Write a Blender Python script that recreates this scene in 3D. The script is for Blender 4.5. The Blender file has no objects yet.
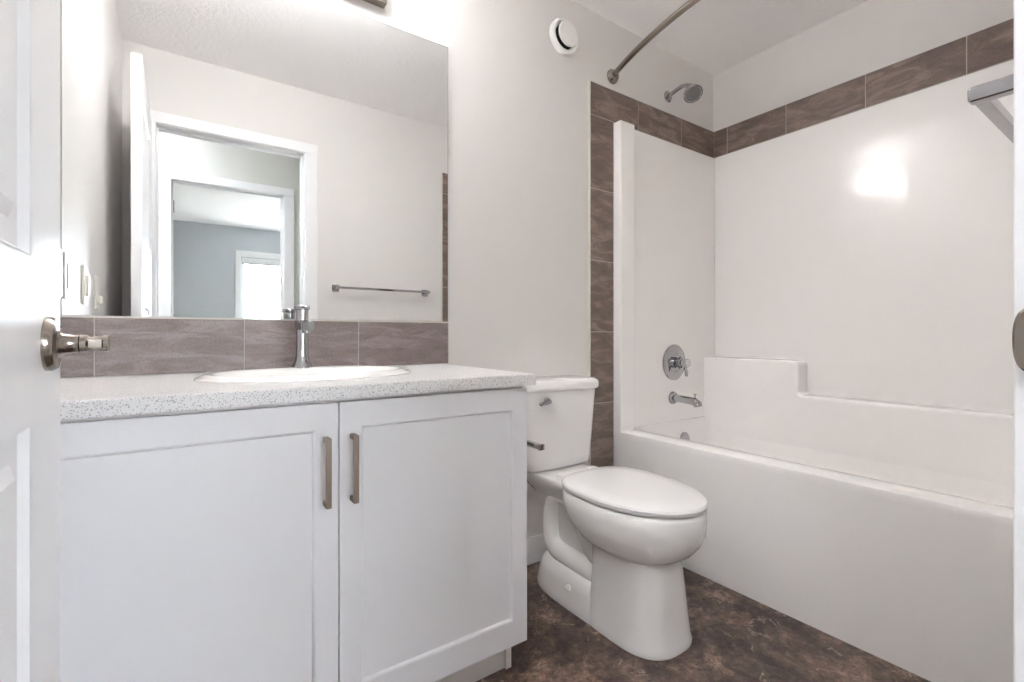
import bpy, bmesh, math, random
from mathutils import Vector, Matrix
random.seed(7)
PI = math.pi
# ---------------------------------------------------------------- camera
YAW, FPX, V0, CAM_H = 0.6057, 478.08, 334.77, 0.9514
S = bpy.context.scene
C = S.collection
cam_d = bpy.data.cameras.new('camera')
cam_d.sensor_width = 36; cam_d.lens = FPX/1024*36
cam_d.shift_y = -(341-V0)/1024
cam_d.clip_start = 0.01
cam = bpy.data.objects.new('camera', cam_d); C.objects.link(cam)
cam.location = (0, 0, CAM_H); cam.rotation_euler = (PI/2, 0, -YAW)
S.camera = cam
# ---------------------------------------------------------------- world, light, exposure
S.view_settings.view_transform = 'Standard'; S.view_settings.look = 'None'
S.view_settings.gamma = 1; S.view_settings.use_curve_mapping = False
S.view_settings.exposure = 1.65
S.cycles.max_bounces = 20; S.cycles.diffuse_bounces = 14; S.cycles.glossy_bounces = 8
w = bpy.data.worlds.new('world'); S.world = w; w.use_nodes = True
_n = w.node_tree.nodes; _l = w.node_tree.links     # pale overcast sky above a duller ground
_tc = _n.new('ShaderNodeTexCoord'); _sx = _n.new('ShaderNodeSeparateXYZ'); _rp = _n.new('ShaderNodeValToRGB')
_l.new(_tc.outputs['Generated'], _sx.inputs[0]); _l.new(_sx.outputs['Z'], _rp.inputs[0])
_rp.color_ramp.elements[0].position = 0.0; _rp.color_ramp.elements[0].color = (0.24, 0.25, 0.25, 1)
_rp.color_ramp.elements[1].position = 0.04; _rp.color_ramp.elements[1].color = (0.84, 0.92, 1.0, 1)
_l.new(_rp.outputs[0], _n['Background'].inputs[0])
_n['Background'].inputs[1].default_value = 14.0
SHADE_EMIT = 20.0        # frosted glass shades of the vanity light
HALL_FILL_EMIT = 31.0         # unseen hall dome, added to fill the bathroom with light

# ---------------------------------------------------------------- measured layout (metres)
YB = 1.597      # mirror wall
YF = 0.085      # wall with the door, bathroom face
YH = -0.03      # the same wall, hall face
XL = -0.243     # left wall
XR = 2.51       # long wall behind the tub
H = 2.438
XT = 1.531      # left edge of the tile strip
XA = 1.687      # tub apron
JX0, JX1, JZ = -0.105, 0.615, 2.05   # door opening
ZC = 0.845      # countertop
YHB = -0.96     # hall, far wall
YBD = -1.07     # bedroom face of that wall
YW = -4.40      # bedroom window wall

# ---------------------------------------------------------------- helpers
def lin(c):
    r = []
    for x in c:
        x /= 255
        r.append(x/12.92 if x <= .04045 else ((x+.055)/1.055)**2.4)
    return (r[0], r[1], r[2], 1)

def new_mat(name, col, rough=.5, metal=0, emit=None, estr=0, coat=0, spec=None):
    m = bpy.data.materials.new(name); m.use_nodes = True
    b = m.node_tree.nodes['Principled BSDF']
    b.inputs['Base Color'].default_value = lin(col)
    b.inputs['Roughness'].default_value = rough
    b.inputs['Metallic'].default_value = metal
    b.inputs['Coat Weight'].default_value = coat
    if spec is not None: b.inputs['Specular IOR Level'].default_value = spec
    if emit:
        b.inputs['Emission Color'].default_value = lin(emit)
        b.inputs['Emission Strength'].default_value = estr
    return m

def nd(m, t, **kw):
    n = m.node_tree.nodes.new(t)
    for k, v in kw.items():
        if k in n.inputs: n.inputs[k].default_value = v
        else: setattr(n, k, v)
    return n

def lk(m, a, b): m.node_tree.links.new(a, b)

def ramp(m, fac, stops):
    r = m.node_tree.nodes.new('ShaderNodeValToRGB')
    e = r.color_ramp.elements
    while len(e) > 1: e.remove(e[-1])
    e[0].position = stops[0][0]; e[0].color = stops[0][1]
    for p, c in stops[1:]:
        x = e.new(p); x.color = c
    lk(m, fac, r.inputs[0])
    return r

def add_bump(m, scale, strength, detail=3, dist=.002, rough=.5):
    b = m.node_tree.nodes['Principled BSDF']
    tc = nd(m, 'ShaderNodeTexCoord')
    n = nd(m, 'ShaderNodeTexNoise', Scale=scale, Detail=detail, Roughness=rough)
    lk(m, tc.outputs['Object'], n.inputs['Vector'])
    bp = nd(m, 'ShaderNodeBump', Strength=strength, Distance=dist)
    lk(m, n.outputs['Fac'], bp.inputs['Height'])
    lk(m, bp.outputs['Normal'], b.inputs['Normal'])
    return n

WALL = new_mat('greige wall paint', (226, 223, 220), .45, spec=.35); add_bump(WALL, 260, .12, 2, .0008)
CEIL = new_mat('textured ceiling paint', (247, 245, 244), .8); add_bump(CEIL, 48, .7, 4, .005, .62)
HALLW = new_mat('hall wall paint', (214, 214, 208), .6)
BEDW = new_mat('bedroom wall paint', (196, 201, 206), .6)
TRIM = new_mat('white trim paint', (240, 240, 241), .35)
DOORM = new_mat('white door paint', (240, 240, 242), .28); add_bump(DOORM, 30, .05, 2, .001)
CAB = new_mat('white thermofoil', (236, 235, 238), .32)
CABIN = new_mat('cabinet carcass', (225, 220, 216), .5)
ACRYL = new_mat('white acrylic', (249, 247, 245), .12, coat=.3); add_bump(ACRYL, 4, .10, 1, .0012); ACRYL.node_tree.nodes['Principled BSDF'].inputs['Coat Roughness'].default_value = .04
PORC = new_mat('white porcelain', (240, 238, 236), .08, coat=.4)
SEATM = new_mat('white plastic seat', (240, 239, 238), .2)
CHROME = new_mat('polished chrome', (180, 179, 181), .07, 1)
NICKEL = new_mat('brushed nickel', (158, 148, 139), .2, 1)
SATIN = new_mat('satin pull metal', (150, 136, 124), .34, 1)
MIRM = new_mat('mirror silver', (243, 244, 244), .0, 1)
MEDGE = new_mat('polished glass edge', (160, 172, 166), .2)
ALU = new_mat('pale edge trim', (214, 208, 200), .35)
GROUT = new_mat('grout', (190, 180, 172), .85)
VENTM = new_mat('white vent plastic', (238, 237, 234), .35)
DARK = new_mat('dark cavity', (40, 34, 30), .8)
PLATE = new_mat('switch plate plastic', (238, 236, 228), .3)
RUBBER = new_mat('grey rubber', (120, 118, 116), .6)
SHADE = new_mat('lit frosted glass', (250, 246, 240), .3, emit=(247, 250, 255), estr=SHADE_EMIT)
FILL_DOME = new_mat('added fill dome', (250, 248, 244), .3, emit=(240, 244, 255), estr=HALL_FILL_EMIT)
CARPET = new_mat('beige carpet', (176, 168, 158), .95); add_bump(CARPET, 300, .6, 3, .006)
GLASS = new_mat('window glass', (255, 255, 255), 0)
GLASS.node_tree.nodes['Principled BSDF'].inputs['Transmission Weight'].default_value = 1
GLASS.node_tree.nodes['Principled BSDF'].inputs['IOR'].default_value = 1.02
BLIND = new_mat('white blind', (236, 238, 240), .5)

# stone-look tile: long drifting streaks, colour shifted a little tile by tile
def tile_mat(name, c0, c1, c2, rot, stretch, rough=.42):
    m = new_mat(name, c1, rough)
    b = m.node_tree.nodes['Principled BSDF']
    tc = nd(m, 'ShaderNodeTexCoord')
    mp = nd(m, 'ShaderNodeMapping'); mp.inputs['Rotation'].default_value = rot; mp.inputs['Scale'].default_value = stretch
    lk(m, tc.outputs['Object'], mp.inputs['Vector'])
    at = nd(m, 'ShaderNodeAttribute', attribute_name='tone')
    ad = nd(m, 'ShaderNodeVectorMath', operation='ADD')
    lk(m, mp.outputs[0], ad.inputs[0])
    sc = nd(m, 'ShaderNodeVectorMath', operation='SCALE'); sc.inputs['Scale'].default_value = 7
    lk(m, at.outputs['Color'], sc.inputs[0]); lk(m, sc.outputs[0], ad.inputs[1])
    n = nd(m, 'ShaderNodeTexNoise', Scale=3.2, Detail=8, Roughness=.62, Distortion=.9)
    lk(m, ad.outputs[0], n.inputs['Vector'])
    r = ramp(m, n.outputs['Fac'], [(.28, lin(c0)), (.5, lin(c1)), (.64, lin(c2)), (.68, lin(c1)), (.8, lin(c2))])
    f = nd(m, 'ShaderNodeTexNoise', Scale=180, Detail=2)
    lk(m, tc.outputs['Object'], f.inputs['Vector'])
    mx = nd(m, 'ShaderNodeMixRGB', blend_type='OVERLAY'); mx.inputs[0].default_value = .3
    lk(m, r.outputs[0], mx.inputs[1]); lk(m, f.outputs['Fac'], mx.inputs[2])
    lk(m, mx.outputs[0], b.inputs['Base Color'])
    bp = nd(m, 'ShaderNodeBump', Strength=.25, Distance=.0015)
    lk(m, f.outputs['Fac'], bp.inputs['Height']); lk(m, bp.outputs[0], b.inputs['Normal'])
    return m
TILE = tile_mat('brown stone tile', (100, 84, 76), (123, 105, 95), (152, 135, 124), (.5, .6, .3), (2, 2, 6))
TILEB = tile_mat('grey brown stone tile', (116, 103, 101), (134, 121, 119), (156, 144, 142), (0, .12, .2), (2.2, 2, 9))

# speckled laminate top
def top_mat():
    m = new_mat('speckled white laminate', (232, 227, 222), .28)
    b = m.node_tree.nodes['Principled BSDF']
    tc = nd(m, 'ShaderNodeTexCoord')
    v = nd(m, 'ShaderNodeTexVoronoi', Scale=260); lk(m, tc.outputs['Object'], v.inputs['Vector'])
    r = ramp(m, v.outputs['Distance'], [(.0, lin((150, 148, 150))), (.26, lin((190, 188, 189))), (.40, lin((228, 226, 226)))])
    v2 = nd(m, 'ShaderNodeTexVoronoi', Scale=120); lk(m, tc.outputs['Object'], v2.inputs['Vector'])
    r2 = ramp(m, v2.outputs['Distance'], [(.0, lin((100, 94, 92))), (.15, lin((130, 124, 122))), (.20, (1, 1, 1, 1))])
    mx = nd(m, 'ShaderNodeMixRGB', blend_type='MULTIPLY'); mx.inputs[0].default_value = .6
    lk(m, r.outputs[0], mx.inputs[1]); lk(m, r2.outputs[0], mx.inputs[2])
    lk(m, mx.outputs[0], b.inputs['Base Color'])
    return m
TOP = top_mat()

# dark marbled vinyl floor
def floor_mat():
    m = new_mat('dark marbled vinyl', (80, 64, 56), .33)
    b = m.node_tree.nodes['Principled BSDF']
    tc = nd(m, 'ShaderNodeTexCoord')
    n1 = nd(m, 'ShaderNodeTexNoise', Scale=5.5, Detail=12, Roughness=.70, Distortion=.45)
    lk(m, tc.outputs['Object'], n1.inputs['Vector'])
    r1 = ramp(m, n1.outputs['Fac'], [(.34, lin((46, 36, 32))), (.44, lin((82, 66, 58))), (.52, lin((112, 93, 82))),
                                     (.60, lin((140, 118, 105))), (.70, lin((176, 152, 138)))])
    n2 = nd(m, 'ShaderNodeTexNoise', Scale=46, Detail=8, Roughness=.78, Distortion=.5)
    lk(m, tc.outputs['Object'], n2.inputs['Vector'])
    r2 = ramp(m, n2.outputs['Fac'], [(.36, (.06, .055, .05, 1)), (.45, (.36, .35, .35, 1)), (.56, (.56, .55, .54, 1)), (.63, (.95, .93, .9, 1))])
    mx = nd(m, 'ShaderNodeMixRGB', blend_type='OVERLAY'); mx.inputs[0].default_value = .8
    lk(m, r1.outputs[0], mx.inputs[1]); lk(m, r2.outputs[0], mx.inputs[2])
    wp = nd(m, 'ShaderNodeTexNoise', Scale=7, Detail=4); lk(m, tc.outputs['Object'], wp.inputs['Vector'])
    wa = nd(m, 'ShaderNodeVectorMath', operation='SCALE'); wa.inputs['Scale'].default_value = .16; lk(m, wp.outputs['Color'], wa.inputs[0])
    wb = nd(m, 'ShaderNodeVectorMath', operation='ADD'); lk(m, tc.outputs['Object'], wb.inputs[0]); lk(m, wa.outputs[0], wb.inputs[1])
    vo = nd(m, 'ShaderNodeTexVoronoi', Scale=11); lk(m, wb.outputs[0], vo.inputs['Vector'])
    sp_ = nd(m, 'ShaderNodeSeparateColor'); lk(m, vo.outputs['Color'], sp_.inputs[0])
    rv = ramp(m, sp_.outputs[0], [(.0, (.56, .54, .53, 1)), (.35, (.8, .78, .77, 1)), (.7, (1, 1, 1, 1)), (.86, (1.45, 1.36, 1.3, 1))])
    rv.color_ramp.interpolation = 'CONSTANT'
    mv = nd(m, 'ShaderNodeMixRGB', blend_type='MULTIPLY'); mv.inputs[0].default_value = .75
    lk(m, mx.outputs[0], mv.inputs[1]); lk(m, rv.outputs[0], mv.inputs[2]); mx = mv
    # thin broken pale veins
    n3 = nd(m, 'ShaderNodeTexNoise', Scale=4.6, Detail=7, Roughness=.65, Distortion=1.6)
    lk(m, tc.outputs['Object'], n3.inputs['Vector'])
    r3 = ramp(m, n3.outputs['Fac'], [(.488, (0, 0, 0, 1)), (.499, (1, 1, 1, 1)), (.510, (0, 0, 0, 1))])
    n4 = nd(m, 'ShaderNodeTexNoise', Scale=9, Detail=3); lk(m, tc.outputs['Object'], n4.inputs['Vector'])
    r4 = ramp(m, n4.outputs['Fac'], [(.50, (0, 0, 0, 1)), (.60, (1, 1, 1, 1))])
    ml = nd(m, 'ShaderNodeMath', operation='MULTIPLY')
    lk(m, r3.outputs[0], ml.inputs[0]); lk(m, r4.outputs[0], ml.inputs[1])
    m2 = nd(m, 'ShaderNodeMixRGB'); m2.inputs[2].default_value = lin((196, 178, 160))
    lk(m, ml.outputs[0], m2.inputs[0]); lk(m, mx.outputs[0], m2.inputs[1])
    lk(m, m2.outputs[0], b.inputs['Base Color'])
    return m
FLOOR = floor_mat()

# geometry builder
class MB:
    def __init__(s): s.bm = bmesh.new(); s.bev = False
    def box(s, x0, x1, y0, y1, z0, z1, bev=0, seg=2, mi=0):
        t = bmesh.new()
        bmesh.ops.create_cube(t, size=1)
        for v in t.verts:
            v.co = Vector(((x0+x1)/2+v.co.x*(x1-x0), (y0+y1)/2+v.co.y*(y1-y0), (z0+z1)/2+v.co.z*(z1-z0)))
        if bev: s.bev = True
        if bev: bmesh.ops.bevel(t, geom=list(t.edges), offset=bev, segments=seg, profile=.5, affect='EDGES')
        return s.merge(t, mi)
    def merge(s, t, mi=0, mat=None):
        if mat is not None: bmesh.ops.transform(t, matrix=mat, verts=t.verts)
        mp = {v: s.bm.verts.new(v.co) for v in t.verts}
        fs = []
        for f in t.faces:
            try:
                nf = s.bm.faces.new([mp[v] for v in f.verts]); nf.material_index = mi; fs.append(nf)
            except ValueError: pass
        t.free(); return fs
    def rings(s, rings, cap0=True, cap1=True, mi=0):
        vs = [[s.bm.verts.new(p) for p in r] for r in rings]
        n = len(vs[0]); fs = []
        for a, b in zip(vs, vs[1:]):
            for i in range(n):
                j = (i+1) % n
                fs.append(s.bm.faces.new((a[i], a[j], b[j], b[i])))
        if cap0: fs.append(s.bm.faces.new(list(reversed(vs[0]))))
        if cap1: fs.append(s.bm.faces.new(vs[-1]))
        for f in fs: f.material_index = mi
        return fs
    def lathe(s, prof, origin, axis=(0, 0, 1), n=32, mi=0):
        a = Vector(axis).normalized()
        u = a.orthogonal().normalized(); v = a.cross(u); o = Vector(origin)
        rs = []
        for r, h in prof:
            r = max(r, 1e-5)
            rs.append([o+a*h+u*(r*math.cos(2*PI*k/n))+v*(r*math.sin(2*PI*k/n)) for k in range(n)])
        s.rings(rs, mi=mi)
    def tube(s, pts, r, n=16, mi=0):
        pts = [Vector(p) for p in pts]
        rad = r if isinstance(r, (list, tuple)) else [r]*len(pts)
        rs = []; up = None
        for i, p in enumerate(pts):
            d = (pts[min(i+1, len(pts)-1)]-pts[max(i-1, 0)]).normalized()
            if up is None: up = d.orthogonal().normalized()
            up = (up-d*up.dot(d)).normalized(); sd = d.cross(up)
            rs.append([p+up*(rad[i]*math.cos(2*PI*k/n))+sd*(rad[i]*math.sin(2*PI*k/n)) for k in range(n)])
        s.rings(rs, mi=mi)
    def build(s, name, mats, parent=None, smooth=True, angle=35, sub=0):
        bmesh.ops.recalc_face_normals(s.bm, faces=s.bm.faces)
        me = bpy.data.meshes.new(name); s.bm.to_mesh(me); s.bm.free()
        if not isinstance(mats, (list, tuple)): mats = [mats]
        for m in mats: me.materials.append(m)
        if smooth:
            me.shade_smooth()
            me.set_sharp_from_angle(angle=math.radians(angle))
        o = bpy.data.objects.new(name, me); C.objects.link(o)
        if parent:
            o.parent = parent
            o.matrix_parent_inverse = Matrix.Translation(parent.location).inverted()
        if s.bev and smooth:
            wm = o.modifiers.new('weighted_normal', 'WEIGHTED_NORMAL'); wm.keep_sharp = True
        if sub:
            md = o.modifiers.new('subdivision', 'SUBSURF'); md.levels = sub; md.render_levels = sub
        return o

def tag(o, label=None, cat=None, group=None, kind=None):
    if label: o['label'] = label
    if cat: o['category'] = cat
    if group: o['group'] = group
    if kind: o['kind'] = kind
    return o

def thing(name, loc, label, cat, group=None):
    o = bpy.data.objects.new(name, None); C.objects.link(o); o.location = loc
    o.empty_display_size = .05
    return tag(o, label, cat, group)

def structure(name, loc=(0, 0, 0)):
    o = bpy.data.objects.new(name, None); C.objects.link(o); o.location = loc
    return tag(o, kind='structure')

def box(name, mat, *a, parent=None, bev=0, **k):
    m = MB(); m.box(*a, bev=bev); return m.build(name, mat, parent, **k)

def rrect(cx, cy, z, hx, hy, r, n=6):
    """rounded rectangle ring, counter-clockwise"""
    r = min(r, hx-1e-4, hy-1e-4); p = []
    for qx, qy, a0 in ((1, 1, 0), (-1, 1, PI/2), (-1, -1, PI), (1, -1, 1.5*PI)):
        for k in range(n+1):
            a = a0+k*PI/2/n
            p.append(Vector((cx+qx*(hx-r)+r*math.cos(a), cy+qy*(hy-r)+r*math.sin(a), z)))
    return p

def egg(xc, z, wd, yf, yb, nf=2.0, nb=2.0, mid=None, n=48):
    """plan outline: half width wd, front yf, back yb, widest at mid"""
    if mid is None: mid = (yf+yb)/2
    p = []
    for k in range(n):
        a = 2*PI*k/n; c, s_ = math.cos(a), math.sin(a)
        e = nb if s_ >= 0 else nf
        x = abs(c)**(2/e)*(1 if c >= 0 else -1)*wd
        y = abs(s_)**(2/e)
        y = mid+y*(yb-mid) if s_ >= 0 else mid-y*(mid-yf)
        p.append(Vector((xc+x, y, z)))
    return p

def panel_slab(m, axis, W, Z, face, back, panels, rings, mi=0):
    """a slab spanning W=(w0,w1), Z=(z0,z1) between depth 'face' and 'back' with shaped recessed panels on its face.
    axis 'y': width runs along x, depth along y; axis 'x': width runs along y, depth along x. rings = [(inset, depth)]"""
    def P(a, z, d): return Vector((a, d, z)) if axis == 'y' else Vector((d, a, z))
    sgn = 1 if back > face else -1
    ws = sorted({W[0], W[1], *[q for p in panels for q in p[:2]]})
    zs = sorted({Z[0], Z[1], *[q for p in panels for q in p[2:]]})
    cache = {}
    def V(a, z, d):
        k = (round(a, 5), round(z, 5), round(d, 5))
        if k not in cache: cache[k] = m.bm.verts.new(P(a, z, d))
        return cache[k]
    def F(*v):
        try: f = m.bm.faces.new(v); f.material_index = mi
        except ValueError: pass
    for i in range(len(ws)-1):
        for j in range(len(zs)-1):
            a0, a1, z0, z1 = ws[i], ws[i+1], zs[j], zs[j+1]
            if any(abs(a0-p[0]) < 1e-5 and abs(a1-p[1]) < 1e-5 and abs(z0-p[2]) < 1e-5 and abs(z1-p[3]) < 1e-5 for p in panels):
                prev = [V(a0, z0, face), V(a1, z0, face), V(a1, z1, face), V(a0, z1, face)]
                for ins, dp in rings:
                    d = face+sgn*dp
                    cur = [m.bm.verts.new(P(a0+ins, z0+ins, d)), m.bm.verts.new(P(a1-ins, z0+ins, d)),
                           m.bm.verts.new(P(a1-ins, z1-ins, d)), m.bm.verts.new(P(a0+ins, z1-ins, d))]
                    for k in range(4): F(prev[k], prev[(k+1) % 4], cur[(k+1) % 4], cur[k])
                    prev = cur
                F(*prev)
            else:
                F(V(a0, z0, face), V(a1, z0, face), V(a1, z1, face), V(a0, z1, face))
    bk = [V(W[0], Z[0], back), V(W[1], Z[0], back), V(W[1], Z[1], back), V(W[0], Z[1], back)]
    F(*bk)
    for a, b in zip(ws, ws[1:]):
        pass
    def strip(pts, q0, q1): F(*pts, q1, q0)
    strip([V(a, Z[0], face) for a in ws], bk[0], bk[1])
    strip([V(a, Z[1], face) for a in ws], bk[3], bk[2])
    strip([V(W[0], z, face) for z in zs], bk[0], bk[3])
    strip([V(W[1], z, face) for z in zs], bk[1], bk[2])

# ================================================================ THE SETTING
def st(name, mat, boxes, bev=0):
    m = MB()
    for b in boxes: m.box(*b, bev=bev)
    o = m.build(name, mat, None, smooth=bool(bev)); tag(o, kind='structure'); return o

st('floor', FLOOR, [(XL-.1, XR+.1, YF-.12, YB+.1, -.06, 0)])
st('floor_hall', CARPET, [(-1.6, XR+.1, YBD, YF-.12, -.06, 0), (-1.6, 3.0, YW-.1, YBD, -.06, 0)])
st('ceiling', CEIL, [(XL-.1, XR+.1, YF-.05, YB+.1, H, H+.08)])
st('ceiling_hall', CEIL, [(-1.7, 3.1, YW-.1, YF-.05, H, H+.08)])
st('wall_back', WALL, [(XL-.1, XR+.1, YB, YB+.1, 0, H)])
st('wall_left', WALL, [(XL-.1, XL, YF-.0, YB, 0, H)])
st('wall_right', WALL, [(XR, XR+.1, YF, YB, 0, H)])
st('wall_front', WALL, [(XL-.1, JX0-.02, YF-.05, YF, 0, H), (JX1+.02, XR+.1, YF-.05, YF, 0, H), (JX0-.02, JX1+.02, YF-.05, YF, JZ+.02, H)])
st('wall_hall_near', HALLW, [(-1.6, JX0-.02, YH, YF-.05, 0, H), (JX1+.02, XR+.1, YH, YF-.05, 0, H), (JX0-.02, JX1+.02, YH, YF-.05, JZ+.02, H)])
BX0, BX1 = -.055, .668
st('wall_hall_far', HALLW, [(-1.6, BX0-.02, YBD, YHB, 0, H), (BX1+.02, 3.0, YBD, YHB, 0, H), (BX0-.02, BX1+.02, YBD, YHB, JZ+.02, H)])
st('wall_hall_left', HALLW, [(-1.7, -1.6, YW-.1, YF, 0, H)])
st('wall_hall_right', HALLW, [(XR+.1, XR+.2, YHB, YF-.05, 0, H)])
st('wall_bedroom_right', BEDW, [(3.0, 3.1, YW-.1, YHB, 0, H)])
WX0, WX1, WZ0, WZ1 = .685, 2.1, .85, 2.03
st('wall_bedroom_far', BEDW, [(-1.6, WX0, YW-.1, YW, 0, H), (WX1, 3.0, YW-.1, YW, 0, H), (WX0, WX1, YW-.1, YW, 0, WZ0), (WX0, WX1, YW-.1, YW, WZ1, H)])

# door frames: jamb lining, stop and casing on both faces
def door_frame(name, x0, x1, ya, yb, strike=False):
    """opening x0..x1 in the wall between ya (far face) and yb (near face)"""
    m = MB()
    m.box(x0-.02, x0, ya, yb, 0, JZ+.02); m.box(x1, x1+.02, ya, yb, 0, JZ+.02); m.box(x0, x1, ya, yb, JZ, JZ+.02)
    ym = yb-.05
    m.box(x0, x0+.010, ym-.035, ym, 0, JZ, bev=.002); m.box(x1-.010, x1, ym-.035, ym, 0, JZ, bev=.002)
    m.box(x0+.01, x1-.01, ym-.035, ym, JZ-.010, JZ, bev=.002)
    for y0, y1 in ((yb, yb+.0125), (ya-.0125, ya)):
        m.box(x0-.075, x0-.003, y0, y1, 0, JZ+.003, bev=.003)
        m.box(x1+.003, x1+.075, y0, y1, 0, JZ+.003, bev=.003)
        m.box(x0-.075, x1+.075, y0, y1, JZ+.003, JZ+.062, bev=.003)
    f = m.build(name, TRIM); tag(f, kind='structure')
    return f
frame = door_frame('trim_1', JX0, JX1, YH, YF)
door_frame('trim_2', BX0, BX1, YBD, YHB)
# strike plate with its rounded lip wrapping the jamb edge
m = MB()
m.box(JX1-.0015, JX1+.0005, .045, .082, .9185, .9755, bev=.0006)
ring0, ring1, ring2 = [], [], []
for k in range(40):
    a = 2*PI*k/40; c, s_ = math.cos(a), math.sin(a)
    y = .0845+.0118*abs(c)**.8*(1 if c >= 0 else -1); z = .947+.0285*abs(s_)**.8*(1 if s_ >= 0 else -1)
    ring0.append(Vector((JX1+.004, y, z))); ring1.append(Vector((JX1-.0075, y, z)))
    ring2.append(Vector((JX1-.009, .0845+(y-.0845)*.85, .947+(z-.947)*.95)))
m.rings([ring0, ring1, ring2])
sp = m.build('strike_plate', NICKEL, frame); tag(sp, 'rounded brushed metal strike plate')

st('baseboard_back', TRIM, [(.80, XT, YB-.013, YB, 0, .108)], bev=.003)
st('baseboard_left', TRIM, [(XL, XL+.013, YF+.013, 1.03, 0, .108)], bev=.003)
st('baseboard_front', TRIM, [(JX1+.078, XA-.002, YF, YF+.013, 0, .108)], bev=.003)
st('baseboard_bedroom', TRIM, [(-1.6, 3.0, YW, YW+.013, 0, .108)], bev=.003)

# bathroom door, swung fully open along the left wall
DX, DY0, DY1 = -.1245, YF+.008, .815
door = structure('door_1', (DX, DY0, 0))
m = MB()
prof = [(.004, .001), (.010, .009), (.034, .010), (.046, .003)]
panels = [(DY0+.12, DY1-.137, 1.028, 1.92), (DY0+.12, DY1-.137, .20, .862)]
panel_slab(m, 'x', (DY0, DY1), (.010, 2.048), DX, DX-.0175, panels, prof)
panel_slab(m, 'x', (DY0, DY1), (.010, 2.048), DX-.035, DX-.0175, panels, prof)
m.build('door_slab', DOORM, door, angle=20)
def knob_shapes(m, y, z, x0, sg):
    ax = (sg, 0, 0)
    m.lathe([(.0, 0), (.0305, 0), (.0305, .005), (.028, .009), (.016, .0105), (.0125, .014), (.0105, .024), (.0105, .0275), (0, .0275)], (x0, y, z), ax, 36)
hd = MB(); knob_shapes(hd, .742, .941, DX, 1)
hr = hd.build('door_handle', NICKEL, door); tag(hr, 'brushed nickel door handle with round rose')
g = MB()
rs = []
for h, r, flat in ((.0275, .0085, 0), (.0285, .0100, 0), (.034, .0100, 0), (.036, .0100, 1), (.048, .0100, 1), (.0495, .0100, 0), (.0535, .0098, 0), (.0545, .0088, 0)):
    ring = []
    for k in range(32):
        a = 2*PI*k/32; y = r*math.cos(a); z = r*math.sin(a)
        if flat: y = max(y, -r*.72); z = max(min(z, r*.82), -r*.82)
        ring.append(Vector((DX+h, .742+y, .941+z)))
    rs.append(ring)
g.rings(rs); g.build('handle_grip', NICKEL, hr, angle=30)
hb = MB(); knob_shapes(hb, .742, .941, DX-.035, -1); hb.lathe([(.0, .0275), (.0100, .0275), (.0100, .056), (.0088, .0575), (0, .0575)], (DX-.035, .742, .941), (-1, 0, 0), 32)
hb.build('door_handle', NICKEL, door)
box('latch_plate', NICKEL, DX-.0275, DX-.0065, DY1, DY1+.0012, .913, .969, parent=door)
for z in (.22, 1.02, 1.84):
    m = MB(); m.lathe([(0, 0), (.006, 0), (.006, .088), (0, .088)], (DX+.006, DY0-.003, z), (0, 0, 1), 14)
    m.build('hinge', NICKEL, door)

# bedroom door, open into the bedroom
d2 = structure('door_2', (BX0, YBD-.01, 0))
m = MB(); D2A, D2B = YBD-.72, YBD-.012
pn2 = [(D2A+.11, D2B-.11, 1.028, 1.92), (D2A+.11, D2B-.11, .20, .862)]
panel_slab(m, 'x', (D2A, D2B), (.012, 2.042), BX0+.0, BX0-.0175, pn2, prof)
panel_slab(m, 'x', (D2A, D2B), (.012, 2.042), BX0-.035, BX0-.0175, pn2, prof)
m.build('door_slab', DOORM, d2, angle=20)
for z in (.22, 1.02, 1.84):
    m = MB(); m.lathe([(0, 0), (.007, 0), (.007, .088), (0, .088)], (BX0+.008, YBD-.008, z), (0, 0, 1), 14)
    m.box(BX0-.0005, BX0+.0015, YBD-.0, YBD+.045, z, z+.088)
    m.build('hinge', NICKEL, d2)

# bedroom window
wn = structure('window_1', ((WX0+WX1)/2, YW, WZ0))
m = MB()
for x0, x1, z0, z1 in ((WX0-.07, WX0, WZ0-.07, WZ1+.085), (WX1, WX1+.07, WZ0-.07, WZ1+.085), (WX0, WX1, WZ1, WZ1+.085), (WX0, WX1, WZ0-.07, WZ0)):
    m.box(x0, x1, YW, YW+.015, z0, z1, bev=.003)
m.build('window_casing', TRIM, wn)
m = MB()
for x0, x1, z0, z1 in ((WX0, WX0+.045, WZ0, WZ1), (WX1-.045, WX1, WZ0, WZ1), (WX0+.045, WX1-.045, WZ1-.045, WZ1), (WX0+.045, WX1-.045, WZ0, WZ0+.045), ((WX0+WX1)/2-.025, (WX0+WX1)/2+.025, WZ0+.045, WZ1-.045)):
    m.box(x0, x1, YW-.08, YW-.04, z0, z1, bev=.003)
m.build('window_frame', TRIM, wn)
box('window_pane', GLASS, WX0+.045, WX1-.045, YW-.062, YW-.058, WZ0+.045, WZ1-.045, parent=wn)
rb = thing('roller_blind', (1.39, YW-.02, WZ1-.05), 'white rolled-up blind cassette at the head of the bedroom window', 'blind')
m = MB(); m.box(WX0+.004, WX1-.004, YW-.035, YW-.002, WZ1-.07, WZ1-.002, bev=.006); m.build('cassette', BLIND, rb)
m = MB(); m.tube([(WX0+.01, YW-.02, WZ1-.085), (WX1-.01, YW-.02, WZ1-.085)], .008); m.build('bottom_rail', NICKEL, rb)
box('fabric', BLIND, WX0+.012, WX1-.012, YW-.0215, YW-.0185, WZ1-.085, WZ1-.068, parent=rb)
# daylight portal on the window
pl = bpy.data.lights.new('window_portal', 'AREA'); pl.shape = 'RECTANGLE'; pl.size = WX1-WX0; pl.size_y = WZ1-WZ0
pl.cycles.is_portal = True
po = bpy.data.objects.new('window_portal', pl); C.objects.link(po)
po.location = ((WX0+WX1)/2, YW-.13, (WZ0+WZ1)/2); po.rotation_euler = (PI/2, 0, PI)

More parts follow.
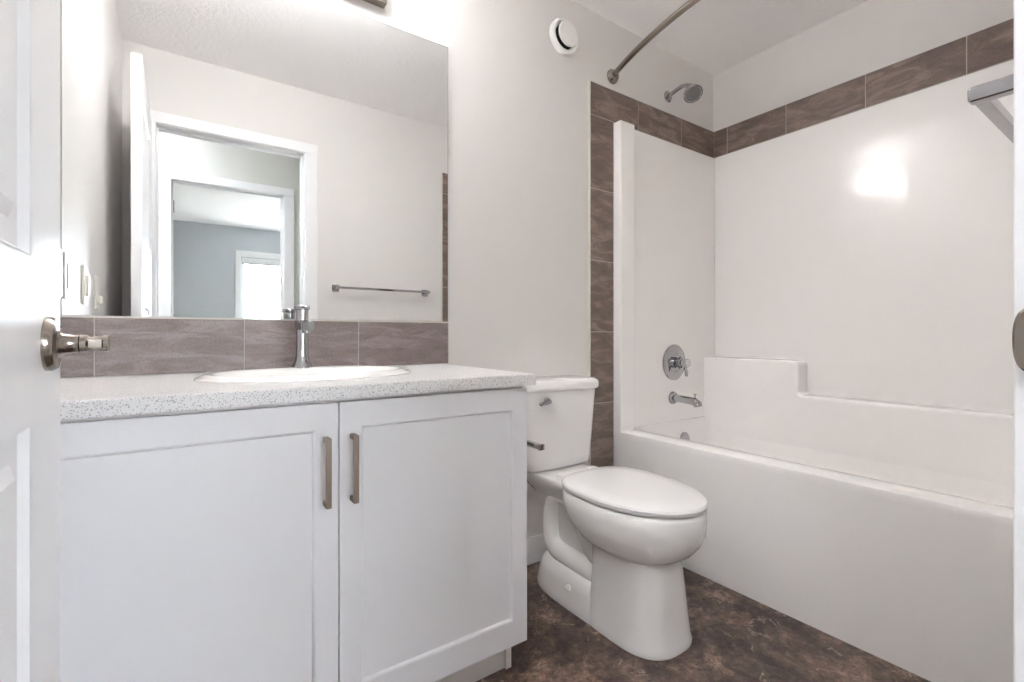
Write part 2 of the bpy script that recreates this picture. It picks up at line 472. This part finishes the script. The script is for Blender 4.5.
# ================================================================ TILE
def tile_obj(name, mats, tiles, grout, label, cat, edge=None):
    m = MB()
    lay = m.bm.loops.layers.color.new('tone')
    for t in tiles:
        fs = m.box(*t, bev=.0012, seg=1, mi=0)
        c = (random.random(), random.random(), random.random(), 1)
        for f in fs:
            for l in f.loops: l[lay] = c
    for b in grout: m.box(*b, mi=1)
    o = m.build(name, mats, None, smooth=False); tag(o, label, cat)
    if edge:
        e = MB()
        for b in edge: e.box(*b)
        e.build('edge_trim', ALU, o)
    return o
G = .0018; TH = .009
tl = []
xs = [XT+.004, 1.860, 2.203, XR-.001]
ZT, ZB = 2.109, 1.960
for a, b in zip(xs, xs[1:]): tl.append((a+(G if a > XT+.01 else 0), b-G, YB-TH, YB-.0005, ZB+G, ZT))
zs = [ZB, 1.623, 1.293, .965, .635, .305, 0]
for a, b in zip(zs, zs[1:]): tl.append((XT+.004, XA-.001, YB-TH, YB-.0005, b+G, a-G))
ys = [YB-TH, 1.507, 1.193, .853, .52, .19, YF+.001]
for a, b in zip(ys, ys[1:]): tl.append((XR-TH, XR-.0005, b+G, a-G, ZB+G, ZT))
tile_obj('tile_border', [TILE, GROUT], tl,
         [(XT+.004, XR-.002, YB-TH+.0015, YB-.001, ZB, ZT-.0005), (XT+.004, XA-.001, YB-TH+.0015, YB-.001, 0, ZB), (XR-TH+.0015, XR-.001, YF+.001, YB-TH, ZB, ZT-.0005)],
         'brown stone-look tile border running around the top and side of the tub surround', 'tile border',
         [(XT, XT+.004, YB-TH-.001, YB-.0005, 0, ZT+.002), (XT+.004, XR-.001, YB-TH-.0005, YB-.0005, ZT, ZT+.002)])
# the same border returns on the front wall and shows in the mirror
tl = []
for a, b in zip(zs, zs[1:]): tl.append((XT+.004, XA-.001, YF+.0005, YF+TH, b+G, a-G))
for a, b in zip(xs, xs[1:]): tl.append((a+(G if a > XT+.01 else 0), b-G-(TH if b > 2.4 else 0), YF+.0005, YF+TH, ZB+G, ZT))
tile_obj('tile_border', [TILE, GROUT], tl, [(XT+.004, XR-TH-.001, YF+.001, YF+TH-.0015, ZB, ZT-.0005), (XT+.004, XA-.001, YF+.001, YF+TH-.0015, 0, ZB)],
         'brown tile strip on the opposite wall, seen at the right edge of the mirror', 'tile border',
         [(XT, XT+.004, YF+.0005, YF+TH+.001, 0, ZT+.002)])
bs = [XL+.002, -.179, .152, .483, .8125]
tile_obj('tile_backsplash', [TILEB, GROUT], [(a+(G*.6 if i else 0), b-(G*.6 if i < 3 else 0), YB-TH, YB-.0005, ZC+.0015, .9945) for i, (a, b) in enumerate(zip(bs, bs[1:]))],
         [(bs[0], bs[-1]-.001, YB-TH+.001, YB-.001, ZC+.001, .994)],
         'grey-brown stone-look tile backsplash between countertop and mirror', 'backsplash',
         [(bs[0], bs[-1], YB-TH-.001, YB-.0005, .9945, .9985), (bs[-1], bs[-1]+.002, YB-TH-.001, YB-.0005, ZC+.001, .9985)])

# ================================================================ VANITY
CX0, CX1, CYF = XL+.004, .779, 1.053
van = thing('vanity_cabinet', (.27, 1.3, 0), 'white two-door shaker vanity cabinet under the speckled countertop', 'cabinet')
m = MB()
for b in ((CX0, CX0+.018, CYF+.021, YB-.002, .112, ZC-.031), (CX1-.019, CX1-.001, CYF+.021, YB-.002, .112, ZC-.031), (CX0+.018, CX1-.019, CYF+.021, YB-.002, .112, .130),
          (CX0+.018, CX1-.019, YB-.012, YB-.002, .130, ZC-.031), (CX0+.018, CX1-.019, CYF+.021, CYF+.040, ZC-.09, ZC-.031), (CX0+.018, CX1-.019, CYF+.021, CYF+.040, .130, .16)): m.box(*b)
m.box(CX1-.019, CX1-.001, 1.127, YB-.016, 0, .112)
m.build('cabinet_body', CABIN, van, smooth=False)
m = MB(); m.box(CX0, CX1-.020, 1.135, 1.15, 0, .112); m.build('toe_kick', CABIN, van, smooth=False)
GAP = .2785
shaker = [(.0035, .0015), (.0065, .0075)]
for x0, x1, hx, side in ((XL+.010, GAP-.0015, .2505, 'left'), (GAP+.0015, CX1, .3065, 'right')):
    m = MB(); panel_slab(m, 'y', (x0, x1), (.116, .806), CYF, CYF+.019, [(x0+.046, x1-.046, .183, .752)], shaker)
    dr = m.build('cabinet_door', CAB, van, smooth=False)
    m = MB()
    hz0, hz1 = .593, .737
    m.box(hx-.0055, hx+.0055, CYF-.032, CYF-.023, hz0, hz1, bev=.0012)
    m.box(hx-.0055, hx+.0055, CYF-.0235, CYF, hz0, hz0+.010, bev=.001)
    m.box(hx-.0055, hx+.0055, CYF-.0235, CYF, hz1-.010, hz1, bev=.001)
    m.build('handle', SATIN, dr)
# countertop with an oval cut-out
SXC, SYC, SA, SB = .286, 1.335, .262, .188
KX1, KY0 = .795, 1.033
m = MB()
def sup(t, xa, ya, xc=SXC, yc=SYC): return xc+xa*math.cos(t), yc+ya*math.sin(t)
N = 64
def rect_pt(t, x0=XL+.002, x1=KX1, y0=KY0, y1=YB-.0005):
    c, s_ = math.cos(t), math.sin(t); best = 1e9
    if c > 1e-9: best = min(best, (x1-SXC)/c)
    if c < -1e-9: best = min(best, (x0-SXC)/c)
    if s_ > 1e-9: best = min(best, (y1-SYC)/s_)
    if s_ < -1e-9: best = min(best, (y0-SYC)/s_)
    return SXC+c*best, SYC+s_*best
angs = [2*PI*k/N for k in range(N)]
for cx_, cy_ in ((KX1, KY0), (XL+.002, KY0), (KX1, YB-.0005), (XL+.002, YB-.0005)):
    a = math.atan2(cy_-SYC, cx_-SXC) % (2*PI)
    i = min(range(N), key=lambda k: abs((angs[k]-a+PI) % (2*PI)-PI)); angs[i] = a
ZK = ZC-.030
rin = lambda z: [Vector((*sup(t, SA-.02, SB-.02), z)) for t in angs]
def rout(z, d=0):
    r = []
    for t in angs:
        x, y = rect_pt(t)
        if d:
            x = min(x, KX1-d); y = max(y, KY0+d)
        r.append(Vector((x, y, z)))
    return r
m.rings([rin(ZK), rin(ZC), rout(ZC, .002), rout(ZC-.002), rout(ZK+.001), rout(ZK, .001), rin(ZK)], cap0=False, cap1=False)
bmesh.ops.remove_doubles(m.bm, verts=m.bm.verts, dist=1e-5)
ct = m.build('countertop', TOP, None, smooth=False)
tag(ct, 'white speckled laminate countertop on the vanity, holding the oval sink', 'countertop')

sink = thing('sink', (SXC, SYC, ZC), 'white oval drop-in sink set into the speckled countertop', 'sink')
m = MB()
def er(ra, rb, z, dy=0): return [Vector((SXC+ra*math.cos(2*PI*k/64), SYC+dy+rb*math.sin(2*PI*k/64), z)) for k in range(64)]
rr = [er(SA-.024, SB-.024, ZC-.02), er(SA-.024, SB-.024, ZC), er(SA, SB, ZC), er(SA+.001, SB+.001, ZC+.003), er(SA-.003, SB-.003, ZC+.006), er(SA-.012, SB-.012, ZC+.0075),
      er(SA-.016, SB-.015, ZC+.0115), er(SA-.021, SB-.02, ZC+.0135), er(SA-.034, SB-.04, ZC+.0125, -.012), er(SA-.042, SB-.052, ZC+.006, -.018),
      er(SA-.05, SB-.06, ZC-.01, -.02), er(SA-.07, SB-.075, ZC-.05, -.02), er(SA-.11, SB-.10, ZC-.095, -.02), er(SA-.16, SB-.135, ZC-.118, -.02), er(.024, .024, ZC-.124, -.02), er(.022, .022, ZC-.135, -.02)]
m.rings(rr, cap0=False, cap1=True)
m.build('basin', PORC, sink, angle=60)
m = MB(); m.lathe([(0, 0), (.026, 0), (.026, .003), (.020, .004), (.018, .001), (0, .001)], (SXC, SYC-.02, ZC-.1235)); m.build('drain', CHROME, sink)

FX, FY, FZ = .290, 1.492, ZC+.0105
fau = thing('faucet', (FX, FY, FZ), 'chrome single-lever faucet standing at the back of the sink', 'faucet')
m = MB(); m.lathe([(0, 0), (.029, 0), (.029, .003), (.025, .010), (.020, .022), (.0175, .036), (.0168, .06), (.0168, .148), (0, .148)], (FX, FY, FZ), n=36)
m.build('faucet_body', CHROME, fau)
m = MB()
# square spout block, reaching forward over the bowl and angled slightly down
t = bmesh.new(); bmesh.ops.create_cube(t, size=1)
for v in t.verts: v.co = Vector((v.co.x*.034, v.co.y*.100-.030, v.co.z*(.024 if v.co.y < 0 else .030)))
bmesh.ops.bevel(t, geom=list(t.edges), offset=.003, segments=2, affect='EDGES')
m.merge(t, mat=Matrix.Translation((FX, FY, FZ+.125)) @ Matrix.Rotation(math.radians(4), 4, 'X'))
m.lathe([(0, 0), (.011, 0), (.011, .012), (0, .012)], (FX, FY-.065, FZ+.101), n=20)
m.build('spout', CHROME, fau)
m = MB()
m.lathe([(0, 0), (.0175, 0), (.0175, .026), (.0215, .0275), (.0220, .029), (.0220, .036), (.0205, .038), (0, .038)], (FX, FY, FZ+.142), n=36)
m.box(FX-.007, FX+.007, FY-.072, FY-.012, FZ+.171, FZ+.178, bev=.002)
m.build('lever', CHROME, fau)

# ================================================================ MIRROR
MX1, MZ0, MZ1 = .8125, 1.000, 2.014
m = MB(); m.box(XL+.003, MX1, YB-.006, YB-.001, MZ0, MZ1)
for f in m.bm.faces:
    f.material_index = 0 if f.calc_center_median().y < YB-.0055 else 1
mir = m.build('mirror', [MIRM, MEDGE], None, smooth=False)
tag(mir, 'large frameless wall mirror above the tile backsplash', 'mirror')
e = MB(); e.box(MX1, MX1+.001, YB-.007, YB-.001, MZ0, MZ1+.001); e.box(XL+.003, MX1, YB-.007, YB-.001, MZ1, MZ1+.001)
e.build('polished_edge', MEDGE, mir)

# ================================================================ VANITY LIGHT
LX = .300
vl = thing('vanity_light', (LX, YB, 2.13), 'brushed nickel bar light with frosted shades above the mirror', 'wall light')
m = MB(); m.box(LX-.272, LX+.272, YB-.032, YB-.001, 2.066, 2.150, bev=.003); m.build('backplate', NICKEL, vl)
for dx in (-.11, .11):
    m = MB(); m.tube([(LX+dx, YB-.03, 2.11), (LX+dx, YB-.115, 2.11), (LX+dx, YB-.130, 2.118), (LX+dx, YB-.135, 2.135)], .008)
    m.lathe([(0, 0), (.026, 0), (.026, .012), (0, .012)], (LX+dx, YB-.135, 2.132))
    m.build('arm', NICKEL, vl)
    m = MB(); m.rings([rrect(LX+dx, YB-.135, z, hh, hh, .012) for z, hh in ((2.145, .030), (2.147, .043), (2.152, .047), (2.245, .049), (2.250, .047), (2.250, .040), (2.20, .040))])
    m.build('lamp_shade', SHADE, vl)

# ================================================================ ADDED FILL LIGHT, unseen hall dome aimed through the doorway
for nm, x, y, mat, lab in (('hall_fill_light', -.45, -.50, FILL_DOME, 'added fill light, an unseen white dome on the hall ceiling'),):
    c = thing(nm, (x, y, H), lab, 'fill light')
    m = MB(); m.lathe([(0, 0), (.165, 0), (.165, -.022), (.150, -.024), (0, -.024)], (x, y, H), n=48); m.build('ring', NICKEL, c)
    m = MB(); m.lathe([(.148, -.022), (.146, -.04), (.128, -.062), (.09, -.080), (.045, -.089), (0, -.091)], (x, y, H), n=48); m.build('dome', mat, c)

# ================================================================ ROUND WALL VENT
VX, VZ = 1.378, 2.253
ve = thing('exhaust_vent', (VX, YB, VZ), 'round white air vent high on the wall above the toilet', 'vent')
m = MB(); m.lathe([(0, 0), (.077, 0), (.077, .012), (.073, .019), (.066, .022), (.058, .019), (.055, .006), (0, .006)], (VX, YB, VZ), (0, -1, 0), 48)
m.build('vent_ring', VENTM, ve)
m = MB(); m.lathe([(0, .0065), (.0515, .0065), (.0515, .009), (0, .009)], (VX, YB, VZ), (0, -1, 0), 40); m.build('throat', DARK, ve)
m = MB(); m.lathe([(0, .009), (.012, .009), (.012, .026), (.046, .028), (.052, .031), (.054, .035), (.051, .039), (.03, .0405), (0, .041)], (VX, YB, VZ), (0, -1, 0), 48)
m.build('valve_disc', VENTM, ve)

# ================================================================ BATHTUB WITH SURROUND
X1 = XR-.0005; Y0, Y1 = YF+.0005, YB-.0005
tub = thing('bathtub', (2.1, .84, 0), 'white one-piece bathtub with tall surround and moulded side ledges', 'bathtub')
RZ = .5
def rr2(x0, x1, y0, y1, z, r): return rrect((x0+x1)/2, (y0+y1)/2, z, (x1-x0)/2, (y1-y0)/2, r, 6)
m = MB()
BX, BXR, BYA, BYB = 1.803, 2.398, .20, 1.562
m.rings([rr2(XA+.004, X1, Y0, Y1, 0, .002), rr2(XA+.004, X1, Y0, Y1, .40, .002), rr2(XA+.002, X1, Y0, Y1, .470, .002),
         rr2(XA+.001, X1, Y0, Y1, .488, .003), rr2(XA+.003, X1, Y0, Y1, .496, .003), rr2(XA+.009, X1, Y0, Y1, RZ, .004),
         rr2(BX-.014, BXR+.004, BYA-.02, BYB+.012, RZ, .03), rr2(BX-.004, BXR+.002, BYA-.008, BYB+.004, RZ-.004, .03), rr2(BX+.002, BXR, BYA, BYB, RZ-.016, .035),
         rr2(BX+.02, BXR-.006, BYA+.05, BYB-.012, .36, .05), rr2(BX+.05, BXR-.03, BYA+.16, BYB-.035, .17, .08), rr2(BX+.08, BXR-.06, BYA+.22, BYB-.07, .125, .08),
         rr2(BX+.13, BXR-.11, BYA+.30, BYB-.12, .118, .06)], cap0=True, cap1=True)
m.build('tub', ACRYL, tub, angle=40)
def sur(name, boxes):
    q = MB()
    for b in boxes: q.box(*b[:6], bev=b[6], seg=3)
    return q.build(name, ACRYL, tub, angle=50)
ST = 1.957
# end wall at the taps: flat panel plus the projecting front column
sur('surround_end', [(XA+.09, X1, YB-.016, Y1, RZ-.01, ST, .004), (XA, XA+.099, YB-.052, Y1, RZ-.006, ST, .006)])
sur('surround_end', [(XA+.09, X1, Y0, YF+.016, RZ-.01, ST, .004), (XA, XA+.099, Y0, YF+.052, RZ-.006, ST, .006)])
sur('surround_side', [(XR-.014, X1, YF+.017, YB-.017, RZ-.01, ST, .004)])
# stepped ledge along the long wall, one profile with rounded corners
def ledge():
    q = MB()
    def prof_(x, d):
        p = [(YF+.017, .37), (YB-.018, .37), (YB-.018, .828-d)]
        for k in range(7): a = PI/2+PI/2*k/6; p.append((1.118+(.028-d)*math.cos(a), .800+(.028-d)*math.sin(a)))
        for k in range(7): a = -PI/2*k/6; p.append((1.070+(.020+d)*math.cos(a), .686+(.020+d)*math.sin(a)))
        p.append((YF+.017, .666-d))
        return [Vector((x, y, z)) for y, z in p]
    R_ = .014
    q.rings([prof_(2.395+R_*(1-math.cos(t)), R_*(1-math.sin(t))) for t in [PI/2*k/5 for k in range(6)]]+[prof_(X1, 0)])
    return q.build('side_ledge', ACRYL, tub, angle=40)
ledge()
m = MB(); m.lathe([(0, 0), (.036, 0), (.036, .006), (.031, .011), (.012, .0125), (0, .0125)], (2.172, 1.548, .405), (0, -1, .12), 36)
m.lathe([(0, .012), (.005, .012), (.004, .015), (0, .0155)], (2.172, 1.548, .405), (0, -1, .12), 12)
m.build('overflow_plate', CHROME, tub)
YS = YB-.0165
va = thing('shower_valve', (2.127, YS, .807), 'chrome round shower valve with short lever above the tub spout', 'shower valve')
m = MB(); m.lathe([(0, 0), (.092, 0), (.094, .003), (.088, .008), (.058, .0115), (.050, .013), (.048, .010), (.036, .010), (0, .010)], (2.127, YS, .807), (0, -1, 0), 48)
m.build('escutcheon', CHROME, va)
m = MB(); m.lathe([(0, .010), (.030, .010), (.030, .026), (.0245, .027), (.0245, .036), (.029, .037), (.029, .056), (.0225, .058), (.0225, .088), (.020, .091), (0, .091)], (2.127, YS, .807), (0, -1, 0), 36)
m.build('hub', CHROME, va)
m = MB(); m.tube([(2.127, YS-.073, .807), (2.127, YS-.075, .77), (2.127, YS-.078, .742), (2.127, YS-.078, .738)], [.0085, .008, .0085, .006]); m.build('lever', CHROME, va)
sp = thing('tub_spout', (2.118, YS, .622), 'chrome tub spout with diverter knob, below the round valve', 'tub spout')
m = MB(); m.lathe([(0, 0), (.034, 0), (.034, .005), (.028, .016), (.021, .019), (0, .019)], (2.118, YS, .622), (0, -1, 0), 32); m.build('spout_flange', CHROME, sp)
m = MB()
m.tube([(2.118, YS-.012, .622), (2.118, YS-.10, .619), (2.118, YS-.130, .616), (2.118, YS-.148, .606), (2.118, YS-.152, .592)], [.0195, .0195, .021, .022, .0205], 20)
m.build('spout_body', CHROME, sp)
m = MB(); m.lathe([(0, 0), (.004, 0), (.004, .014), (.008, .016), (.008, .022), (0, .023)], (2.118, YS-.134, .634)); m.build('diverter_knob', CHROME, sp)

sh = thing('shower', (2.10, YB, 2.205), 'chrome shower head on a curved arm high in the tub corner', 'shower head')
m = MB(); m.lathe([(0, 0), (.030, 0), (.030, .003), (.026, .008), (.013, .012), (0, .012)], (2.10, YB-.0, 2.20), (0, -1, 0), 32); m.build('flange', CHROME, sh)
m = MB(); pts = [(2.10, YB-.005, 2.20), (2.10, YB-.05, 2.212), (2.10, YB-.085, 2.218), (2.10, YB-.115, 2.212), (2.10, YB-.138, 2.192)]
m.tube(pts, .0105); m.build('arm', CHROME, sh)
m = MB(); ax = Vector((-.30, -.50, -.81)).normalized(); o = Vector((2.10, YB-.128, 2.204))
m.lathe([(0, 0), (.013, 0), (.017, .010), (.015, .018), (.019, .026), (.036, .052), (.045, .072), (.046, .082), (.042, .085), (.038, .083), (0, .083)], o, ax, 36)
hdp = m.build('head', CHROME, sh)
m = MB(); m.lathe([(0, .0831), (.036, .0831), (.034, .0855), (0, .087)], o, ax, 36)
u = ax.orthogonal().normalized(); v_ = ax.cross(u)
for rad, n in ((.012, 6), (.022, 12), (.030, 16)):
    for k in range(n):
        a = 2*PI*k/n; m.lathe([(0, .084), (.0018, .084), (.0013, .0895), (0, .0895)], o+u*rad*math.cos(a)+v_*rad*math.sin(a), ax, 6)
m.build('spray_face', RUBBER, hdp)

rod = thing('shower_rod', (1.684, .84, 2.176), 'curved brushed nickel shower curtain rod over the tub edge', 'shower rod')
m = MB(); ptr = []
for k in range(41):
    y = YF+.02+(YB-YF-.04)*k/40; q = (y-.841)/.756
    ptr.append((1.684-.15*(1-q*q), y, 2.176))
m.tube(ptr, .0125, 20); m.build('rod', NICKEL, rod)
for y, d in ((YB, -1), (YF, 1)):
    m = MB(); m.lathe([(0, 0), (.034, 0), (.034, .006), (.031, .012), (.024, .020), (.020, .026), (.0165, .028), (0, .028)], (1.684, y, 2.176), (0, d, 0), 32)
    m.build('flange', NICKEL, rod)

# ================================================================ TOWEL BAR
TY, TZ, TX0, TX1 = .154, 1.243, .796, 1.40
tb = thing('towel_bar', ((TX0+TX1)/2, YF, TZ), 'chrome square towel bar on the wall between door and tub', 'towel bar')
for x in (TX0, TX1):
    m = MB(); m.box(x-.022, x+.022, YF+.0005, YF+.008, TZ-.022, TZ+.022, bev=.002); m.box(x-.0095, x+.0095, YF+.007, TY+.0095, TZ-.0095, TZ+.0095, bev=.004, seg=3)
    m.build('post', CHROME, tb)
m = MB(); m.box(TX0+.009, TX1-.009, TY-.007, TY+.007, TZ-.007, TZ+.007, bev=.0015); m.build('bar', CHROME, tb)

# ================================================================ TOILET PAPER HOLDER on the vanity side
tp = thing('toilet_paper_holder', (CX1, 1.18, .64), 'empty chrome toilet paper holder on the side of the vanity', 'paper holder')
m = MB(); m.box(CX1-.0015, CX1+.008, 1.182, 1.232, .605, .655, bev=.002); m.box(CX1+.007, CX1+.082, 1.196, 1.218, .619, .641, bev=.002); m.build('post', CHROME, tp)
m = MB(); m.box(CX1+.062, CX1+.078, 1.082, 1.197, .622, .636, bev=.002); m.box(CX1+.060, CX1+.080, 1.074, 1.084, .620, .638, bev=.003); m.build('bar', CHROME, tp)

# ================================================================ SWITCHES on the left wall
for y, z, kind, lab in ((1.537, 1.100, 'outlet', 'white outlet plate on left wall nearest the mirror'),
                        (1.252, 1.100, 'rocker', 'cream rocker switch plate, middle of three beside the mirror'),
                        (1.000, 1.098, 'dimmer', 'cream control with protruding slider, farthest from the mirror')):
    sw = thing('outlet' if kind == 'outlet' else 'light_switch', (XL, y, z), lab, 'outlet' if kind == 'outlet' else 'switch')
    m = MB(); m.box(XL+.0003, XL+.007, y-.036, y+.036, z-.058, z+.058, bev=.002); m.build('cover_plate', PLATE, sw)
    m = MB(); m.box(XL+.006, XL+.0095, y-.0165, y+.0165, z-.033, z+.033, bev=.0012); f_ = m.build('device', PLATE, sw)
    if kind == 'outlet':
        for dz in (-.018, .018):
            for dy in (-.006, .006): box('slot', DARK, XL+.0093, XL+.0098, y+dy-.001, y+dy+.001, z+dz-.004, z+dz+.004, parent=f_)
    elif kind == 'dimmer':
        m = MB(); m.box(XL+.009, XL+.020, y-.014, y+.014, z-.040, z-.012, bev=.004); m.build('slider', PLATE, f_)
    else:
        m = MB()
        t = bmesh.new(); bmesh.ops.create_cube(t, size=1)
        for v in t.verts: v.co = Vector((v.co.x*.006+(.001 if v.co.z > 0 else 0), v.co.y*.028, v.co.z*.060))
        m.merge(t, mat=Matrix.Translation((XL+.0105, y, z))); m.build('rocker', PLATE, f_, smooth=False)

# ================================================================ TOILET
TC = 1.226
to = thing('toilet', (TC, 1.2, 0), 'white two-piece toilet with closed lid between vanity and tub', 'toilet')
m = MB()
# bowl flowing into the flared pedestal
rg = []
for z, wd, yf, yb, n_, mid, nb in ((0, .127, .885, 1.19, 2.7, 1.04, 5), (.012, .128, .884, 1.19, 2.7, 1.04, 5), (.022, .125, .889, 1.185, 2.7, 1.04, 6), (.08, .120, .896, 1.17, 2.7, 1.04, 7), (.16, .116, .906, 1.165, 2.7, 1.04, 7), (.225, .113, .915, 1.165, 2.6, 1.04, 7), (.250, .113, .918, 1.165, 2.5, 1.04, 7),
                              (.264, .118, .910, 1.18, 2.3, 1.05, 4), (.272, .134, .892, 1.20, 2.2, 1.06, 3), (.292, .154, .864, 1.24, 2.1, 1.08, 2.6), (.318, .170, .842, 1.27, 2.0, 1.085, 2.6), (.350, .181, .826, 1.30, 2.0, 1.09, 2.6),
                              (.385, .184, .822, 1.312, 2.0, 1.09, 2.6), (.415, .182, .824, 1.315, 2.0, 1.09, 2.6), (.4235, .176, .832, 1.312, 2.0, 1.09, 2.6)):
    rg.append(egg(TC, z, wd, yf, yb, n_, nb, mid, 56))
m.rings(rg)
# rear deck carrying the tank
rg = []
for z, wf, wb, yb in ((.34, .070, .085, 1.44), (.365, .090, .105, 1.52), (.385, .105, .120, 1.555), (.405, .118, .128, 1.565), (.4205, .120, .130, 1.566), (.427, .114, .126, 1.562)):
    yf = 1.20
    rg.append([Vector((TC+sx*wx, y, z)) for sx, wx, y in ((1, wf, yf), (1, wf*1.0, 1.30), (1, wb*.93, 1.40), (1, wb, 1.48), (1, wb*.96, yb-.02), (1, wb*.86, yb), (-1, wb*.86, yb), (-1, wb*.96, yb-.02), (-1, wb, 1.48), (-1, wb*.93, 1.40), (-1, wf, 1.30), (-1, wf, yf))])
m.rings(rg)
# foot behind the pedestal
m.rings([egg(TC, z, wd, 1.05, yb, 4, 3.0, 1.25, 56) for z, wd, yb in ((0, .126, 1.505), (.012, .127, 1.507), (.022, .124, 1.503), (.075, .117, 1.490), (.102, .108, 1.478), (.115, .094, 1.462), (.119, .07, 1.44))])
# central web
m.rings([egg(TC, z, wd, 1.08, yb, 4, 4, 1.25, 40) for z, wd, yb in ((.10, .058, 1.43), (.25, .058, 1.42), (.36, .070, 1.40))])
# S-shaped trapway, moulded in relief on both sides
for sx in (-1, 1):
    X = TC+sx*.052
    P_ = [(1.10, .128), (1.18, .132), (1.28, .138), (1.36, .142), (1.390, .150), (1.415, .175), (1.424, .22), (1.423, .275), (1.410, .318), (1.382, .342), (1.35, .342), (1.318, .322), (1.280, .280), (1.24, .232), (1.20, .195), (1.14, .170)]
    R_ = [.032, .038, .040, .040, .040, .038, .036, .035, .034, .030, .025, .021, .020, .022, .028, .026]
    dense, rd = [], []
    for i in range(len(P_)-1):
        for k in range(4):
            t = k/4; p0 = P_[max(i-1, 0)]; p1 = P_[i]; p2 = P_[i+1]; p3 = P_[min(i+2, len(P_)-1)]
            cr = lambda a, b, c, d: .5*(2*b+(c-a)*t+(2*a-5*b+4*c-d)*t*t+(3*b-a-3*c+d)*t**3)
            dense.append((X, cr(p0[0], p1[0], p2[0], p3[0]), cr(p0[1], p1[1], p2[1], p3[1]))); rd.append(R_[i]*(1-t)+R_[i+1]*t)
    m.tube(dense, rd, 20)
m.build('bowl', PORC, to, angle=50)
for sx in (-1, 1):
    m = MB(); m.lathe([(0, 0), (.0125, 0), (.013, .004), (.010, .012), (.004, .016), (0, .0165)], (TC+sx*.115, 1.255, .070), (sx*.95, 0, .25), 24)
    m.build('bolt_cap', PORC, to)
m = MB(); m.rings([egg(TC, z, wd, yf, yb, 2.0, 2.9, 1.08, 56) for z, wd, yf, yb in ((.4245, .166, .846, 1.295), (.4255, .169, .842, 1.298), (.430, .169, .842, 1.298), (.432, .166, .845, 1.295))])
m.build('seat', SEATM, to)
m = MB(); m.rings([egg(TC, z, wd, yf, yb, 2.0, 3.0, 1.08, 56) for z, wd, yf, yb in ((.4315, .172, .836, 1.300), (.433, .181, .824, 1.306), (.444, .1835, .820, 1.306), (.450, .180, .825, 1.303), (.454, .170, .840, 1.295), (.456, .12, .90, 1.26), (.4565, .05, 1.0, 1.18))])
m.build('lid', SEATM, to)
for sx in (-1, 1):
    m = MB(); m.rings([rrect(TC+sx*.075, 1.330, z, a, b, .008) for z, a, b in ((.4265, .018, .022), (.440, .018, .022), (.444, .015, .019))]); m.build('hinge_cap', SEATM, to)
m = MB(); TYC = 1.487
def tank_ring(z, w_, yf, yb, bow, r=.03):
    p = rrect(TC, (yf+yb)/2, z, w_, (yb-yf)/2, r, 6)
    # extra points along the front so it can bow
    out = []
    for q in p: out.append(q)
    # front edge runs between the last arc of corner 3 (left front) and first of corner 4 (right front)
    i = 21
    fr = [Vector((TC-w_+r+(2*(w_-r))*k/9, yf, z)) for k in range(1, 9)]
    out = out[:i]+fr+out[i:]
    for q in out:
        if q.y < (yf+yb)/2: q.y -= bow*(1-((q.x-TC)/w_)**2)
    return out
m.rings([tank_ring(z, a, b, 1.582, bo, r_) for z, a, b, bo, r_ in ((.4285, .135, 1.452, .006, .03), (.431, .155, 1.434, .008, .035), (.442, .164, 1.426, .009, .035), (.47, .167, 1.424, .01, .035), (.60, .173, 1.416, .012, .034), (.735, .179, 1.408, .012, .032))])
m.build('tank', PORC, to, angle=50)
m = MB()
m.rings([tank_ring(z, a, b, c, bo, .03) for z, a, b, c, bo in ((.7355, .176, 1.410, 1.583, .012), (.7365, .185, 1.401, 1.588, .012), (.742, .188, 1.398, 1.590, .012), (.760, .188, 1.398, 1.590, .012), (.768, .186, 1.401, 1.589, .012), (.7765, .176, 1.413, 1.582, .01), (.778, .168, 1.421, 1.575, .009))])
m.build('tank_lid', PORC, to, angle=50)
m = MB(); hx, hy, hz = 1.128, 1.396, .703
m.lathe([(0, 0), (.0135, 0), (.0135, .005), (.010, .009), (.010, .016), (0, .017)], (hx, hy+.004, hz), (0, -1, 0), 24)
m.tube([(hx, hy-.014, hz), (hx-.010, hy-.019, hz-.001), (hx-.030, hy-.022, hz-.004), (hx-.048, hy-.021, hz-.006), (hx-.052, hy-.021, hz-.006)], [.0085, .0075, .006, .0075, .005], 14)
m.build('flush_lever', CHROME, to)
# supply stop and hose between wall and tank
sv = thing('supply_valve', (1.07, YB, .19), 'small chrome supply valve with hose on the wall behind the toilet', 'water valve')
m = MB(); m.lathe([(0, 0), (.028, 0), (.026, .006), (.008, .009), (.008, .045), (.012, .046), (.012, .07), (0, .07)], (1.07, YB-.0005, .19), (0, -1, 0), 24)
m.lathe([(0, 0), (.0065, 0), (.0065, .035), (0, .035)], (1.07, YB-.056, .19)); m.build('valve_body', CHROME, sv)
m = MB(); m.tube([(1.07, YB-.056, .222), (1.068, YB-.058, .28), (1.085, YB-.075, .34), (1.115, YB-.09, .39), (1.125, YB-.095, .436)], .0055, 12); m.build('supply_hose', RUBBER, sv)
